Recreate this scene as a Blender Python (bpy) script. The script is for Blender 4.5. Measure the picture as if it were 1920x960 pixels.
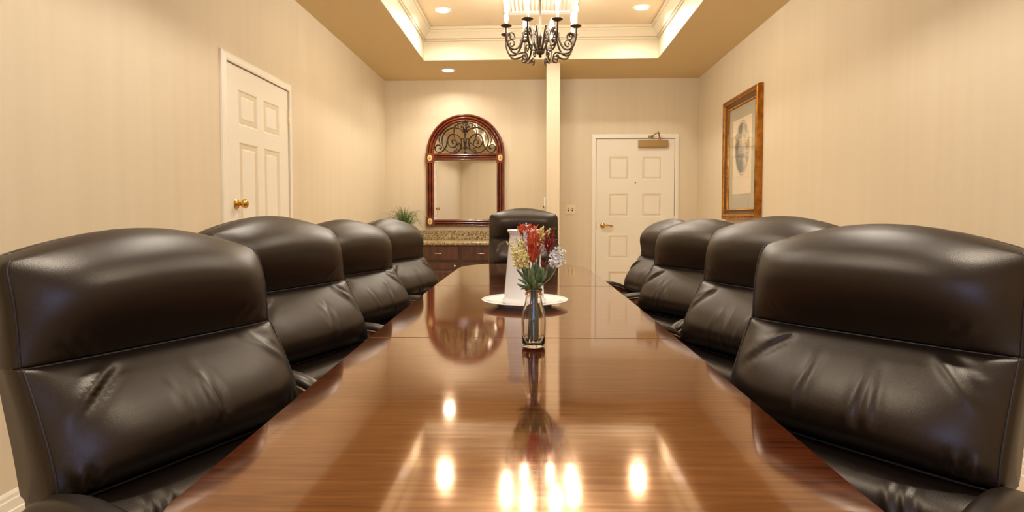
import bpy, bmesh, math, random
from math import sin, cos, pi, radians as R, sqrt
from mathutils import Vector, Matrix
for o in list(bpy.data.objects): bpy.data.objects.remove(o)
SC = bpy.context.scene
COL = SC.collection

# ------------------------------------------------------------------ camera
cam = bpy.data.cameras.new('camera'); camo = bpy.data.objects.new('camera', cam); COL.objects.link(camo)
cam.sensor_width = 36; cam.lens = 1100 / 1920 * 36; cam.shift_y = -30 / 1920; cam.clip_start = 0.02
camo.location = (0, 0, 1.065); camo.rotation_euler = (R(90 - 2.33), 0, R(2.29))
SC.camera = camo
# ------------------------------------------------------------------ world (cool evening daylight behind the window)
W = bpy.data.worlds.new('world'); SC.world = W; W.use_nodes = True
W.node_tree.nodes['Background'].inputs[0].default_value = (0.32, 0.42, 0.90, 1)
W.node_tree.nodes['Background'].inputs[1].default_value = 3.6
SC.view_settings.view_transform = 'Standard'; SC.view_settings.look = 'None'
SC.view_settings.gamma = 1; SC.view_settings.use_curve_mapping = False
SC.view_settings.exposure = 0.76
WARM = (1.0, 0.77, 0.50)
BULB_STRENGTH = 235.0
CAN_W = 9.0

# ------------------------------------------------------------------ helpers
def lin(c):
    return tuple(((v/255)/12.92 if v/255 <= .04045 else ((v/255+.055)/1.055)**2.4) for v in c) + (1,)

def mat(name, col, rough=.5, metal=0, spec=.5, coat=0, coat_rough=.05, emit=None, strength=0, alpha=None):
    m = bpy.data.materials.new(name); m.use_nodes = True
    b = m.node_tree.nodes['Principled BSDF']
    b.inputs['Base Color'].default_value = lin(col) if max(col) > 1 else tuple(col)+(1,)
    b.inputs['Roughness'].default_value = rough; b.inputs['Metallic'].default_value = metal
    b.inputs['Specular IOR Level'].default_value = spec
    b.inputs['Coat Weight'].default_value = coat; b.inputs['Coat Roughness'].default_value = coat_rough
    if emit:
        b.inputs['Emission Color'].default_value = tuple(emit)+(1,); b.inputs['Emission Strength'].default_value = strength
    return m

def nodes(m): return m.node_tree.nodes, m.node_tree.links, m.node_tree.nodes['Principled BSDF']

def add_noise(m, scale=(1,1,1), nscale=5, detail=4, c1=None, c2=None, lo=.35, hi=.65, bump=0, dist=.002, rough=None, coord='Object'):
    N, L, b = nodes(m)
    tc = N.new('ShaderNodeTexCoord'); mp = N.new('ShaderNodeMapping'); mp.inputs['Scale'].default_value = scale
    nz = N.new('ShaderNodeTexNoise'); nz.inputs['Scale'].default_value = nscale; nz.inputs['Detail'].default_value = detail
    L.new(tc.outputs[coord], mp.inputs[0]); L.new(mp.outputs[0], nz.inputs['Vector'])
    if c1:
        cr = N.new('ShaderNodeValToRGB'); cr.color_ramp.elements[0].position = lo; cr.color_ramp.elements[1].position = hi
        cr.color_ramp.elements[0].color = lin(c1); cr.color_ramp.elements[1].color = lin(c2)
        L.new(nz.outputs[0], cr.inputs[0]); L.new(cr.outputs[0], b.inputs['Base Color'])
    if bump:
        bp = N.new('ShaderNodeBump'); bp.inputs['Strength'].default_value = bump; bp.inputs['Distance'].default_value = dist
        L.new(nz.outputs[0], bp.inputs['Height'])
        prev = b.inputs['Normal'].links
        if prev: L.new(prev[0].from_socket, bp.inputs['Normal'])
        L.new(bp.outputs[0], b.inputs['Normal'])
    if rough:
        mr = N.new('ShaderNodeMapRange'); mr.inputs['To Min'].default_value = rough[0]; mr.inputs['To Max'].default_value = rough[1]
        mr.inputs['From Min'].default_value = .3; mr.inputs['From Max'].default_value = .7
        L.new(nz.outputs[0], mr.inputs[0]); L.new(mr.outputs[0], b.inputs['Roughness'])
    return nz

def glass_mat(name, rough=0, col=(1,1,1,1), ior=1.45):
    m = bpy.data.materials.new(name); m.use_nodes = True; N = m.node_tree.nodes; L = m.node_tree.links; N.clear()
    out = N.new('ShaderNodeOutputMaterial'); g = N.new('ShaderNodeBsdfGlass'); g.inputs[0].default_value = col
    g.inputs['Roughness'].default_value = rough; g.inputs['IOR'].default_value = ior; L.new(g.outputs[0], out.inputs[0]); return m

def pane_mat(name, tint=(1,1,1,1)):
    m = bpy.data.materials.new(name); m.use_nodes = True; N = m.node_tree.nodes; L = m.node_tree.links; N.clear()
    out = N.new('ShaderNodeOutputMaterial'); t = N.new('ShaderNodeBsdfTransparent'); t.inputs[0].default_value = tint
    g = N.new('ShaderNodeBsdfGlossy'); g.inputs['Roughness'].default_value = .02
    lw = N.new('ShaderNodeLayerWeight'); lw.inputs[0].default_value = .5
    pw = N.new('ShaderNodeMath'); pw.operation = 'POWER'; pw.inputs[1].default_value = 5; L.new(lw.outputs['Facing'], pw.inputs[0])
    fr = N.new('ShaderNodeMath'); fr.operation = 'MULTIPLY_ADD'; fr.inputs[1].default_value = .96; fr.inputs[2].default_value = .04; L.new(pw.outputs[0], fr.inputs[0])
    mx = N.new('ShaderNodeMixShader')
    L.new(fr.outputs[0], mx.inputs[0]); L.new(t.outputs[0], mx.inputs[1]); L.new(g.outputs[0], mx.inputs[2]); L.new(mx.outputs[0], out.inputs[0]); return m

def obj(name, vs, fs, m, parent=None, smooth=False, bevel=0, seg=2, auto=None):
    me = bpy.data.meshes.new(name); me.from_pydata([tuple(v) for v in vs], [], fs)
    bm = bmesh.new(); bm.from_mesh(me); bmesh.ops.recalc_face_normals(bm, faces=bm.faces)
    if bevel: bmesh.ops.bevel(bm, geom=list(bm.edges), offset=bevel, segments=seg, affect='EDGES', profile=.5, clamp_overlap=True)
    bm.to_mesh(me); bm.free()
    if m: me.materials.append(m)
    if smooth:
        for p in me.polygons: p.use_smooth = True
        if auto: me.set_sharp_from_angle(angle=R(auto))
    o = bpy.data.objects.new(name, me); COL.objects.link(o)
    if parent: o.parent = parent
    return o

class MB:
    def __init__(s): s.v = []; s.f = []
    def add(s, vs, fs):
        n = len(s.v); s.v += [tuple(v) for v in vs]; s.f += [tuple(i+n for i in f) for f in fs]; return s
    def box(s, x0, x1, y0, y1, z0, z1):
        return s.add([(x0,y0,z0),(x1,y0,z0),(x1,y1,z0),(x0,y1,z0),(x0,y0,z1),(x1,y0,z1),(x1,y1,z1),(x0,y1,z1)],
                     [(0,3,2,1),(4,5,6,7),(0,1,5,4),(1,2,6,5),(2,3,7,6),(3,0,4,7)])
    def lathe(s, prof, n=24, c=(0,0,0), axis='z'):
        vs = []; fs = []
        for (r, z) in prof:
            for k in range(n):
                a = 2*pi*k/n; p = (r*cos(a), r*sin(a), z)
                if axis == 'y': p = (p[0], p[2], p[1])
                if axis == 'x': p = (p[2], p[0], p[1])
                vs.append((c[0]+p[0], c[1]+p[1], c[2]+p[2]))
        for i in range(len(prof)-1):
            for k in range(n):
                fs.append((i*n+k, i*n+(k+1) % n, (i+1)*n+(k+1) % n, (i+1)*n+k))
        if prof[0][0] > 1e-6: fs.append(tuple(range(n)))
        if prof[-1][0] > 1e-6: fs.append(tuple((len(prof)-1)*n+k for k in range(n)))
        return s.add(vs, fs)
    def tube(s, pts, rad, n=8, flat=None):
        pts = [Vector(p) for p in pts]; m = len(pts); rs = rad if isinstance(rad, (list, tuple)) else [rad]*m
        tang = [(pts[min(i+1, m-1)]-pts[max(i-1, 0)]).normalized() for i in range(m)]
        ref = Vector((0,0,1)) if abs(tang[0].z) < .9 else Vector((1,0,0))
        nrm = (ref - tang[0]*ref.dot(tang[0])).normalized(); vs = []; fs = []
        for i in range(m):
            nrm = (nrm - tang[i]*nrm.dot(tang[i])).normalized(); bn = tang[i].cross(nrm)
            for k in range(n):
                a = 2*pi*k/n
                vs.append(pts[i] + (nrm*cos(a)*(flat or 1) + bn*sin(a))*rs[i])
        for i in range(m-1):
            for k in range(n): fs.append((i*n+k, i*n+(k+1) % n, (i+1)*n+(k+1) % n, (i+1)*n+k))
        fs.append(tuple(range(n))); fs.append(tuple((m-1)*n+k for k in range(n)))
        return s.add(vs, fs)
    def ball(s, c, r, nu=6, nv=4, sc=(1,1,1)):
        vs = [(c[0], c[1], c[2]+r*sc[2])]; fs = []
        for i in range(1, nv):
            t = pi*i/nv
            for k in range(nu):
                a = 2*pi*k/nu; vs.append((c[0]+r*sc[0]*sin(t)*cos(a), c[1]+r*sc[1]*sin(t)*sin(a), c[2]+r*sc[2]*cos(t)))
        vs.append((c[0], c[1], c[2]-r*sc[2]))
        for k in range(nu): fs.append((0, 1+k, 1+(k+1) % nu))
        for i in range(nv-2):
            for k in range(nu): fs.append((1+i*nu+k, 1+(i+1)*nu+k, 1+(i+1)*nu+(k+1) % nu, 1+i*nu+(k+1) % nu))
        b = 1+(nv-2)*nu; e = len(vs)-1
        for k in range(nu): fs.append((b+k, e, b+(k+1) % nu))
        return s.add(vs, fs)
    def sweep(s, frames, prof, closed=False):
        # frames: list of (P, A, B); prof: closed polygon of (a, b)
        n = len(prof); vs = []; fs = []
        for P, A, B in frames:
            P, A, B = Vector(P), Vector(A), Vector(B)
            for a, b in prof: vs.append(P + A*a + B*b)
        m = len(frames)
        for i in range(m if closed else m-1):
            j = (i+1) % m
            for k in range(n): fs.append((i*n+k, i*n+(k+1) % n, j*n+(k+1) % n, j*n+k))
        if not closed:
            fs.append(tuple(range(n))); fs.append(tuple((m-1)*n+k for k in range(n)))
        return s.add(vs, fs)
    def build(s, name, m, parent=None, **kw): return obj(name, s.v, s.f, m, parent, **kw)

def box(name, x0, x1, y0, y1, z0, z1, m, parent=None, bevel=0, **kw):
    return MB().box(x0, x1, y0, y1, z0, z1).build(name, m, parent, bevel=bevel, **kw)

def thing(name, label, cat, loc=(0,0,0), rz=0, group=None):
    o = bpy.data.objects.new(name, None); COL.objects.link(o); o.location = loc; o.rotation_euler = (0,0,rz)
    o.empty_display_size = .05
    return tag(o, label, cat, group)
def tag(o, label, cat, group=None):
    o['label'] = label; o['category'] = cat
    if group: o['group'] = group
    return o
def struct(o, label=None):
    o['kind'] = 'structure'
    if label: o['label'] = label
    return o

def spline(pts, n=8):
    pts = [Vector(p) for p in pts]; out = []
    P = [pts[0]*2-pts[1]] + pts + [pts[-1]*2-pts[-2]]
    for i in range(1, len(P)-2):
        p0, p1, p2, p3 = P[i-1:i+3]
        for k in range(n):
            t = k/n
            out.append(.5*((2*p1)+(p2-p0)*t+(2*p0-5*p1+4*p2-p3)*t*t+(3*p1-p0-3*p2+p3)*t**3))
    out.append(pts[-1]); return out

# ------------------------------------------------------------------ materials
M_wall = mat('vinyl_wallcovering', (226,199,154), .55, spec=.35)
add_noise(M_wall, (1,1,.04), 14, 3, (216,200,170), (220,204,175), .3, .7)
add_noise(M_wall, (1,1,.25), 260, 3, bump=.12, dist=.001)
M_soffit = mat('soffit_paint', (216,193,148), .7, spec=.2); add_noise(M_soffit, (1,1,1), 220, 2, bump=.08, dist=.001)
M_tray = mat('tray_paint', (224,204,170), .7, spec=.2)
M_fascia = mat('cream_fascia_paint', (210,196,168), .5, spec=.3)
M_trim = mat('cream_trim_paint', (236,227,208), .4, spec=.4)
M_door = mat('cream_door_paint', (234,225,206), .38, spec=.4); add_noise(M_door, (1,1,.1), 60, 3, bump=.03, dist=.001)
M_carpet = mat('beige_carpet', (214,184,152), .95, spec=.1); add_noise(M_carpet, (1,1,1), 400, 2, (196,172,146), (218,198,174), .3, .7, bump=.6, dist=.004)
M_leather = mat('black_brown_leather', (24,16,11), .38, spec=.62)
def leather_nodes(m):
    N, L, b = nodes(m)
    tc = N.new('ShaderNodeTexCoord'); vo = N.new('ShaderNodeTexVoronoi'); vo.inputs['Scale'].default_value = 700
    nz = N.new('ShaderNodeTexNoise'); nz.inputs['Scale'].default_value = 9; nz.inputs['Detail'].default_value = 5
    L.new(tc.outputs['Object'], vo.inputs['Vector']); L.new(tc.outputs['Object'], nz.inputs['Vector'])
    bp = N.new('ShaderNodeBump'); bp.inputs['Strength'].default_value = .16; bp.inputs['Distance'].default_value = .0008
    b2 = N.new('ShaderNodeBump'); b2.inputs['Strength'].default_value = .15; b2.inputs['Distance'].default_value = .006
    L.new(nz.outputs[0], b2.inputs['Height']); L.new(b2.outputs[0], bp.inputs['Normal'])
    L.new(vo.outputs['Distance'], bp.inputs['Height']); L.new(bp.outputs[0], b.inputs['Normal'])
leather_nodes(M_leather)
M_leather.node_tree.nodes['Principled BSDF'].inputs['Specular Tint'].default_value = (1,.86,.70,1)
M_pipe = mat('leather_piping', (44,36,30), .45, spec=.4)
M_plastic = mat('black_plastic', (20,18,17), .4)
M_chairwood = mat('chair_cherry_wood', (112,58,28), .3, coat=.5); add_noise(M_chairwood, (1,6,1), 20, 4, (92,44,20), (130,70,34))
M_tan = mat('tan_welt', (150,120,84), .5)
M_steel = mat('steel', (150,150,150), .3, 1)
M_table = mat('mahogany_veneer', (96,44,20), .095, spec=.5, coat=.9, coat_rough=.035)
def table_nodes(m):
    N, L, b = nodes(m)
    b.inputs['Coat IOR'].default_value = 1.6
    nz = add_noise(m, (4.5,80,1), 2.0, 7, (44,15,6), (96,42,17), .30, .70); b.inputs['IOR'].default_value = 3.4
    tr = N.new('ShaderNodeValToRGB'); tr.color_ramp.elements[0].position = .30; tr.color_ramp.elements[1].position = .70
    tr.color_ramp.elements[0].color = (.60,.25,.08,1); tr.color_ramp.elements[1].color = (1,.61,.28,1)
    L.new(nz.outputs[0], tr.inputs[0]); L.new(tr.outputs[0], b.inputs['Specular Tint'])
    # slow figure over the fine transverse grain
    tc = N.new('ShaderNodeTexCoord'); mp = N.new('ShaderNodeMapping'); mp.inputs['Scale'].default_value = (1.2, 6, 1)
    n2 = N.new('ShaderNodeTexNoise'); n2.inputs['Scale'].default_value = 2.2; n2.inputs['Detail'].default_value = 4
    L.new(tc.outputs['Object'], mp.inputs[0]); L.new(mp.outputs[0], n2.inputs['Vector'])
    mx = N.new('ShaderNodeMix'); mx.data_type = 'RGBA'; mx.blend_type = 'MULTIPLY'; mx.inputs[0].default_value = .55
    cr = N.new('ShaderNodeValToRGB'); cr.color_ramp.elements[0].position = .3; cr.color_ramp.elements[1].position = .7
    cr.color_ramp.elements[0].color = (.55,.5,.45,1); cr.color_ramp.elements[1].color = (1,1,1,1)
    L.new(n2.outputs[0], cr.inputs[0])
    src = b.inputs['Base Color'].links[0].from_socket
    L.new(src, mx.inputs[6]); L.new(cr.outputs[0], mx.inputs[7]); L.new(mx.outputs[2], b.inputs['Base Color'])
    # polish: coat slightly streaked along the grain and gently uneven
    mp2 = N.new('ShaderNodeMapping'); mp2.inputs['Scale'].default_value = (2.0, 60, 1)
    n3 = N.new('ShaderNodeTexNoise'); n3.inputs['Scale'].default_value = 5; n3.inputs['Detail'].default_value = 5
    L.new(tc.outputs['Object'], mp2.inputs[0]); L.new(mp2.outputs[0], n3.inputs['Vector'])
    bp = N.new('ShaderNodeBump'); bp.inputs['Strength'].default_value = .02; bp.inputs['Distance'].default_value = .0006
    L.new(n3.outputs[0], bp.inputs['Height']); L.new(bp.outputs[0], b.inputs['Coat Normal'])
    mr = N.new('ShaderNodeMapRange'); mr.inputs['From Min'].default_value = .3; mr.inputs['From Max'].default_value = .7
    mr.inputs['To Min'].default_value = .03; mr.inputs['To Max'].default_value = .075
    L.new(n3.outputs[0], mr.inputs[0]); L.new(mr.outputs[0], b.inputs['Coat Roughness'])
table_nodes(M_table)
M_mahog = mat('mirror_frame_mahogany', (104,40,16), .25, coat=.6); add_noise(M_mahog, (1,1,1), 8, 3, (88,30,11), (124,54,22))
M_gold = mat('gilt', (214,160,70), .32, 1); add_noise(M_gold, (1,1,1), 60, 3, (176,118,40), (226,176,92), bump=.3, dist=.002)
M_goldd = mat('antique_gilt', (170,110,40), .36, .9); add_noise(M_goldd, (1,1,1), 14, 3, (146,90,30), (190,130,54), bump=.1, dist=.001)
M_ivory = mat('ivory_gilt', (236,206,140), .4, .2)
M_cove = mat('frame_cove_bronze', (104,70,34), .4, .4)
M_mirror = mat('silvered_glass', (248,245,238), .005, 1)
M_iron = mat('dark_iron', (60,46,34), .38, .75)
M_chand = mat('bronze_iron', (72,58,42), .42, .6)
M_brass = mat('brass', (206,164,84), .2, 1)
M_chrome = mat('satin_nickel', (220,205,180), .25, 1)
M_granite = mat('speckled_granite', (150,128,88), .22, coat=.4)
def granite_nodes(m):
    N, L, b = nodes(m)
    tc = N.new('ShaderNodeTexCoord'); vo = N.new('ShaderNodeTexVoronoi'); vo.inputs['Scale'].default_value = 120
    L.new(tc.outputs['Object'], vo.inputs['Vector'])
    sp = N.new('ShaderNodeSeparateColor'); L.new(vo.outputs['Color'], sp.inputs[0])
    cr = N.new('ShaderNodeValToRGB'); e = cr.color_ramp.elements; e[0].color = lin((84,66,42)); e[1].color = lin((206,186,142))
    x = cr.color_ramp.elements.new(.5); x.color = lin((146,124,82)); L.new(sp.outputs[0], cr.inputs[0]); L.new(cr.outputs[0], b.inputs['Base Color'])
granite_nodes(M_granite)
M_cab = mat('espresso_cabinet', (74,42,24), .35, coat=.3); add_noise(M_cab, (1,1,.15), 30, 4, (62,34,19), (86,50,29))
M_white = mat('white_glaze', (240,236,230), .25, spec=.5)
M_porc = mat('white_porcelain', (244,242,238), .12, spec=.5)
M_switch = mat('almond_plastic', (236,216,176), .35)
M_slot = mat('dark_slot', (70,54,34), .6)
M_closer = mat('door_closer_bronze', (178,148,96), .4, .6)
M_bulb = mat('lit_candle_bulb', (255,250,240), .3, emit=(1.0,.948,.868), strength=BULB_STRENGTH)
M_canlens = mat('lit_downlight_lens', (255,250,240), .3, emit=(1.0,.86,.66), strength=14)
M_candle = mat('candle_sleeve', (244,232,206), .5)
M_glass = glass_mat('clear_glass', 0, (1,.985,.96,1))
M_water = glass_mat('water', 0, (.97,.98,.97,1), 1.33)
M_pane = pane_mat('window_glass'); M_picglass = pane_mat('picture_glass')
M_mat = mat('grey_green_mat', (176,166,138), .8)
M_leaf = mat('leaf_green', (86,108,56), .5); add_noise(M_leaf, (1,1,1), 60, 3, (66,88,42), (124,142,82))
M_grass = mat('grass_green', (74,104,44), .55); add_noise(M_grass, (1,1,1), 25, 3, (58,90,36), (104,126,64))
M_stem = mat('stem_green', (88,92,70), .6); M_pale = mat('pale_grass', (170,166,120), .6)
M_red = mat('orange_red_flower', (214,74,30), .6); add_noise(M_red, (1,1,1), 90, 2, (186,44,18), (236,112,50))
M_dred = mat('dark_red_flower', (142,34,26), .6)
M_yel = mat('yellow_flower', (238,222,142), .65); M_wfl = mat('white_flower', (240,236,222), .65)
M_terra = mat('dark_pot', (66,52,40), .5)

# ------------------------------------------------------------------ room shell
XL, XR, YB, YF, ZC, ZT = -1.872, 1.978, 7.29, -0.32, 2.743, 3.08
T = .12
struct(box('floor', XL-T, XR+T, YF-T, YB+T, -.1, 0, M_carpet))
struct(box('wall_left', XL-T, XL, YF-T, YB+T, 0, ZC, M_wall))
struct(box('wall_right', XR, XR+T, YF-T, YB+T, 0, ZC, M_wall))
struct(box('wall_back', XL, XR, YB, YB+T, 0, ZC, M_wall))
FINX0, FINX1, FINY = .120, .267, 6.515
struct(box('wall_partition', FINX0, FINX1, FINY, YB, 0, ZC, M_wall, bevel=.004))
# front wall with window opening
WX0, WX1, WZ0, WZ1 = -.34, .34, .80, 1.90
b = MB(); b.box(XL, WX0, YF-T, YF, 0, ZC); b.box(WX1, XR, YF-T, YF, 0, ZC); b.box(WX0, WX1, YF-T, YF, 0, WZ0); b.box(WX0, WX1, YF-T, YF, WZ1, ZC)
struct(b.build('wall_front', M_wall))
win = bpy.data.objects.new('window_1', None); COL.objects.link(win); struct(win); win.location = (0, YF, 0)
b = MB()
for x0, x1, z0, z1 in ((WX0, WX0+.05, WZ0, WZ1), (WX1-.05, WX1, WZ0, WZ1), (WX0+.05, WX1-.05, WZ0, WZ0+.05), (WX0+.05, WX1-.05, WZ1-.05, WZ1), (-.025, .025, WZ0+.05, WZ1-.05)):
    b.box(x0, x1, -.09, -.03, z0, z1)
b.build('window_frame', M_trim, win)
for x0, x1 in ((WX0+.05, -.025), (.025, WX1-.05)): box('pane', x0, x1, -.064, -.060, WZ0+.05, WZ1-.05, M_pane, win)
box('window_sill', WX0-.04, WX1+.04, -.03, .03, WZ0-.03, WZ0, M_trim, win, bevel=.004)
# ceiling: soffit ring round a raised tray
TX0, TX1, TY0, TY1 = -1.207, 1.303, .42, 6.367
b = MB()
b.box(XL-T, TX0, YF-T, YB+T, ZC, ZC+.06); b.box(TX1, XR+T, YF-T, YB+T, ZC, ZC+.06)
b.box(TX0, TX1, YF-T, TY0, ZC, ZC+.06); b.box(TX0, TX1, TY1, YB+T, ZC, ZC+.06)
ceil = struct(b.build('ceiling', M_soffit))
b = MB(); e = .002
b.box(TX0-.06, TX0+e, TY0-.06, TY1+.06, ZC+.001, ZT+.05); b.box(TX1-e, TX1+.06, TY0-.06, TY1+.06, ZC+.001, ZT+.05)
b.box(TX0+e, TX1-e, TY1-e, TY1+.06, ZC+.001, ZT+.05); b.box(TX0+e, TX1-e, TY0-.06, TY0+e, ZC+.001, ZT+.05)
fas = b.build('tray_fascia', M_fascia, ceil)
box('tray_ceiling', TX0+e, TX1-e, TY0+e, TY1-e, ZT, ZT+.05, M_tray, ceil)
# crown moulding in the tray
cp = [(0,0), (.018,0), (.018,.010), (.006,.014), (.006,.020), (.024,.024), (.034,.045), (.052,.075), (.07,.092), (.070,.102), (.092,.106), (.092,.124), (.084,.126), (.084,.135), (0,.135)]
z0 = ZT-.135
x0, x1, y0, y1 = TX0+e, TX1-e, TY0+e, TY1-e
fr = [((x0,y0,z0), (1,1,0), (0,0,1)), ((x1,y0,z0), (-1,1,0), (0,0,1)), ((x1,y1,z0), (-1,-1,0), (0,0,1)), ((x0,y1,z0), (1,-1,0), (0,0,1))]
struct(MB().sweep(fr, cp, True).build('trim_1', M_fascia))
# baseboards
bp_ = [(0,0), (.016,0), (.016,.018), (.012,.022), (.012,.055), (.009,.060), (.009,.074), (.004,.085), (0,.085)]
def baseboard(name, segs):
    root = None
    for p, q, n in segs:
        o = MB().sweep([(p, n, (0,0,1)), (q, n, (0,0,1))], bp_).build(name if root is None else 'baseboard_run', M_trim, root)
        if root is None: root = struct(o)
baseboard('baseboard_left', [((XL,YF,0), (XL,3.44,0), (1,0,0)), ((XL,4.45,0), (XL,6.70,0), (1,0,0))])
baseboard('baseboard_right', [((XR,YF,0), (XR,YB,0), (-1,0,0))])
baseboard('baseboard_back', [((FINX1,YB,0), (.69,YB,0), (0,-1,0)), ((1.76,YB,0), (XR,YB,0), (0,-1,0))])
baseboard('baseboard_front', [((XL,YF,0), (XR,YF,0), (0,1,0))])

# ------------------------------------------------------------------ doors
def panel_leaf(root, w, hgt, rects, yf=0.0, th=.03, dep=.009, slope=.014, field=.02, raise_=.006):
    """door leaf in the XZ plane facing -Y, with real recessed panels"""
    xs = sorted({0, w} | {r[0] for r in rects} | {r[1] for r in rects}); zs = sorted({0, hgt} | {r[2] for r in rects} | {r[3] for r in rects})
    b = MB()
    for i in range(len(xs)-1):
        for j in range(len(zs)-1):
            cx, cz = (xs[i]+xs[i+1])/2, (zs[j]+zs[j+1])/2
            if any(r[0] < cx < r[1] and r[2] < cz < r[3] for r in rects): continue
            b.add([(xs[i],yf,zs[j]), (xs[i+1],yf,zs[j]), (xs[i+1],yf,zs[j+1]), (xs[i],yf,zs[j+1])], [(0,1,2,3)])
    b.add([(0,yf,0), (w,yf,0), (w,yf+th,0), (0,yf+th,0), (0,yf,hgt), (w,yf,hgt), (w,yf+th,hgt), (0,yf+th,hgt)], [(0,1,2,3), (4,7,6,5), (0,3,7,4), (1,5,6,2)])
    leaf = b.build('leaf', M_door, root)
    for x0, x1, z0, z1 in rects:
        rings = []
        for ins, y in ((0, yf), (slope*.4, yf+dep*.2), (slope, yf+dep), (slope+field*.4, yf+dep), (slope+field, yf+dep-raise_)):
            rings.append([(x0+ins,y,z0+ins), (x1-ins,y,z0+ins), (x1-ins,y,z1-ins), (x0+ins,y,z1-ins)])
        vs = [v for r in rings for v in r]; fs = []
        for i in range(len(rings)-1):
            for k in range(4): fs.append((i*4+k, i*4+(k+1) % 4, (i+1)*4+(k+1) % 4, (i+1)*4+k))
        n = (len(rings)-1)*4; fs.append((n, n+1, n+2, n+3))
        obj('panel', vs, fs, M_door, leaf)
    return leaf
cas = [(0,0), (0,.018), (.012,.020), (.040,.016), (.052,.012), (.056,.004), (.056,0)]
def casing(root, w, hgt, gap=.006):
    # outward, toward room(-Y)
    x0, x1, z1 = -gap, w+gap, hgt+gap
    fr = [((x0,0,0), (-1,0,0), (0,-1,0)), ((x0,0,z1), (-1,0,1), (0,-1,0)), ((x1,0,z1), (1,0,1), (0,-1,0)), ((x1,0,0), (1,0,0), (0,-1,0))]
    MB().sweep(fr, cas).build('casing', M_trim, root)
    # dark reveal between leaf and casing
    b = MB(); b.box(x0-.002, .0005, -.001, .002, 0, z1); b.box(w-.0005, x1+.002, -.001, .002, 0, z1); b.box(x0, x1, -.001, .002, hgt-.0005, z1+.002)
    b.build('reveal', M_slot, root)
def hinge(root, x, z, hh=.09):
    b = MB(); b.lathe([(.0, z-hh/2-.004), (.007, z-hh/2), (.007, z+hh/2), (0, z+hh/2+.004)], 10, (x, -.012, 0))
    b.box(x-.018, x+.014, -.0075, -.004, z-hh/2, z+hh/2)
    b.build('hinge', M_switch, root, smooth=True, auto=40)

d1 = struct(bpy.data.objects.new('door_1', None)); COL.objects.link(d1); d1.location = (.748, YB, 0)
w1, h1 = .950, 2.009
rx = [(.150,.395), (.556,.800)]
rz = [(1.512,1.798), (1.062,1.342), (.540,.828), (.095,.380)]
panel_leaf(d1, w1, h1, [(a, b_, c, d) for a, b_ in rx for c, d in rz], yf=-.006)
casing(d1, w1, h1)
for z in (1.82, 1.02, .25): hinge(d1, w1+.002, z)
b = MB(); b.lathe([(0,0), (.008,0), (.008,-.004), (.004,-.006), (0,-.006)], 14, (.476, -.006, 1.476), 'y'); b.build('peephole', M_slot, d1, smooth=True, auto=40)
lv = MB(); lv.lathe([(0,0), (.030,0), (.032,-.004), (.026,-.012), (.014,-.015), (.012,-.05), (0,-.052)], 24, (.082, -.006, .948), 'y')
lv = lv.build('handle_rose', M_brass, d1, smooth=True, auto=50)
MB().tube(spline([(.082,-.052,.948), (.105,-.055,.950), (.145,-.052,.950), (.190,-.050,.942), (.200,-.048,.944)], 6), [.011]*18+[.010]*4+[.008]*3, 10).build('lever', M_brass, lv, smooth=True)
box('strike_plate', -.006, .004, -.0075, -.005, .91, .985, M_brass, d1)
# closer
cl = box('closer_body', .504, .861, -.062, -.006, 1.908, 1.992, M_closer, d1, bevel=.005)
a = MB(); a.tube([(.760,-.035,1.990), (.760,-.035,2.012)], .014, 12)
a.tube(spline([(.760,-.035,2.010), (.752,-.07,2.035), (.735,-.11,2.06), (.722,-.14,2.068)], 5), .009, 8)
a.tube([(.722,-.14,2.068), (.70,-.10,2.058), (.655,-.03,2.036)], .007, 8); a.ball((.722,-.14,2.068), .013, 10, 6)
a.box(.625, .685, -.036, -.018, 2.024, 2.046)
a.build('closer_arm', M_closer, cl, smooth=True, auto=40)

d2 = struct(bpy.data.objects.new('door_2', None)); COL.objects.link(d2); d2.location = (XL, 3.499, 0); d2.rotation_euler = (0,0,R(90))
w2, h2 = .885, 2.0
rx = [(.150,.400), (.492,.735)]
rz = [(1.640,1.862), (.83,1.532), (.16,.70)]
panel_leaf(d2, w2, h2, [(a, b_, c, d) for a, b_ in rx for c, d in rz], yf=-.006, dep=.012, raise_=.009, field=.032)
casing(d2, w2, h2)
for z in (1.81, 1.02, .25): hinge(d2, w2+.004, z, .10)
MB().lathe([(0,0), (.032,0), (.033,-.004), (.024,-.010), (.012,-.014), (.011,-.030), (.022,-.038), (.029,-.052), (.028,-.062), (.018,-.070), (0,-.072)], 24, (.098, -.006, 1.142), 'y').build('door_knob', M_brass, d2, smooth=True, auto=60)

# ------------------------------------------------------------------ recessed downlights
def can_light(x, y, z, label, power=CAN_W, spread=150):
    t = thing('recessed_downlight', label, 'ceiling light', (x, y, z), 0, 'recessed ceiling downlights')
    MB().lathe([(.062,-.001), (.062,-.004), (.072,-.007), (.084,-.006), (.088,-.001), (.088,0)], 32).build('trim_ring', M_white, t, smooth=True, auto=50)
    MB().lathe([(0,-.0035), (.03,-.003), (.063,-.002), (.063,-.0005), (0,-.0005)], 28).build('lens', M_canlens, t, smooth=True, auto=50)
    l = bpy.data.lights.new('downlight_lamp', 'AREA'); l.shape = 'DISK'; l.size = .11; l.energy = power; l.color = (1.0,.948,.868); l.spread = R(spread)
    lo = bpy.data.objects.new('downlight_lamp', l); COL.objects.link(lo); lo.parent = t; lo.location = (0,0,-.009)
can_light(-.91, 5.80, ZT, 'recessed downlight in the raised ceiling, left of the chandelier')
can_light(1.025, 5.80, ZT, 'recessed downlight in the raised ceiling, right of the chandelier')
can_light(-1.010, 6.80, ZC, 'recessed downlight in the low ceiling above the arched mirror', 5)
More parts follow.
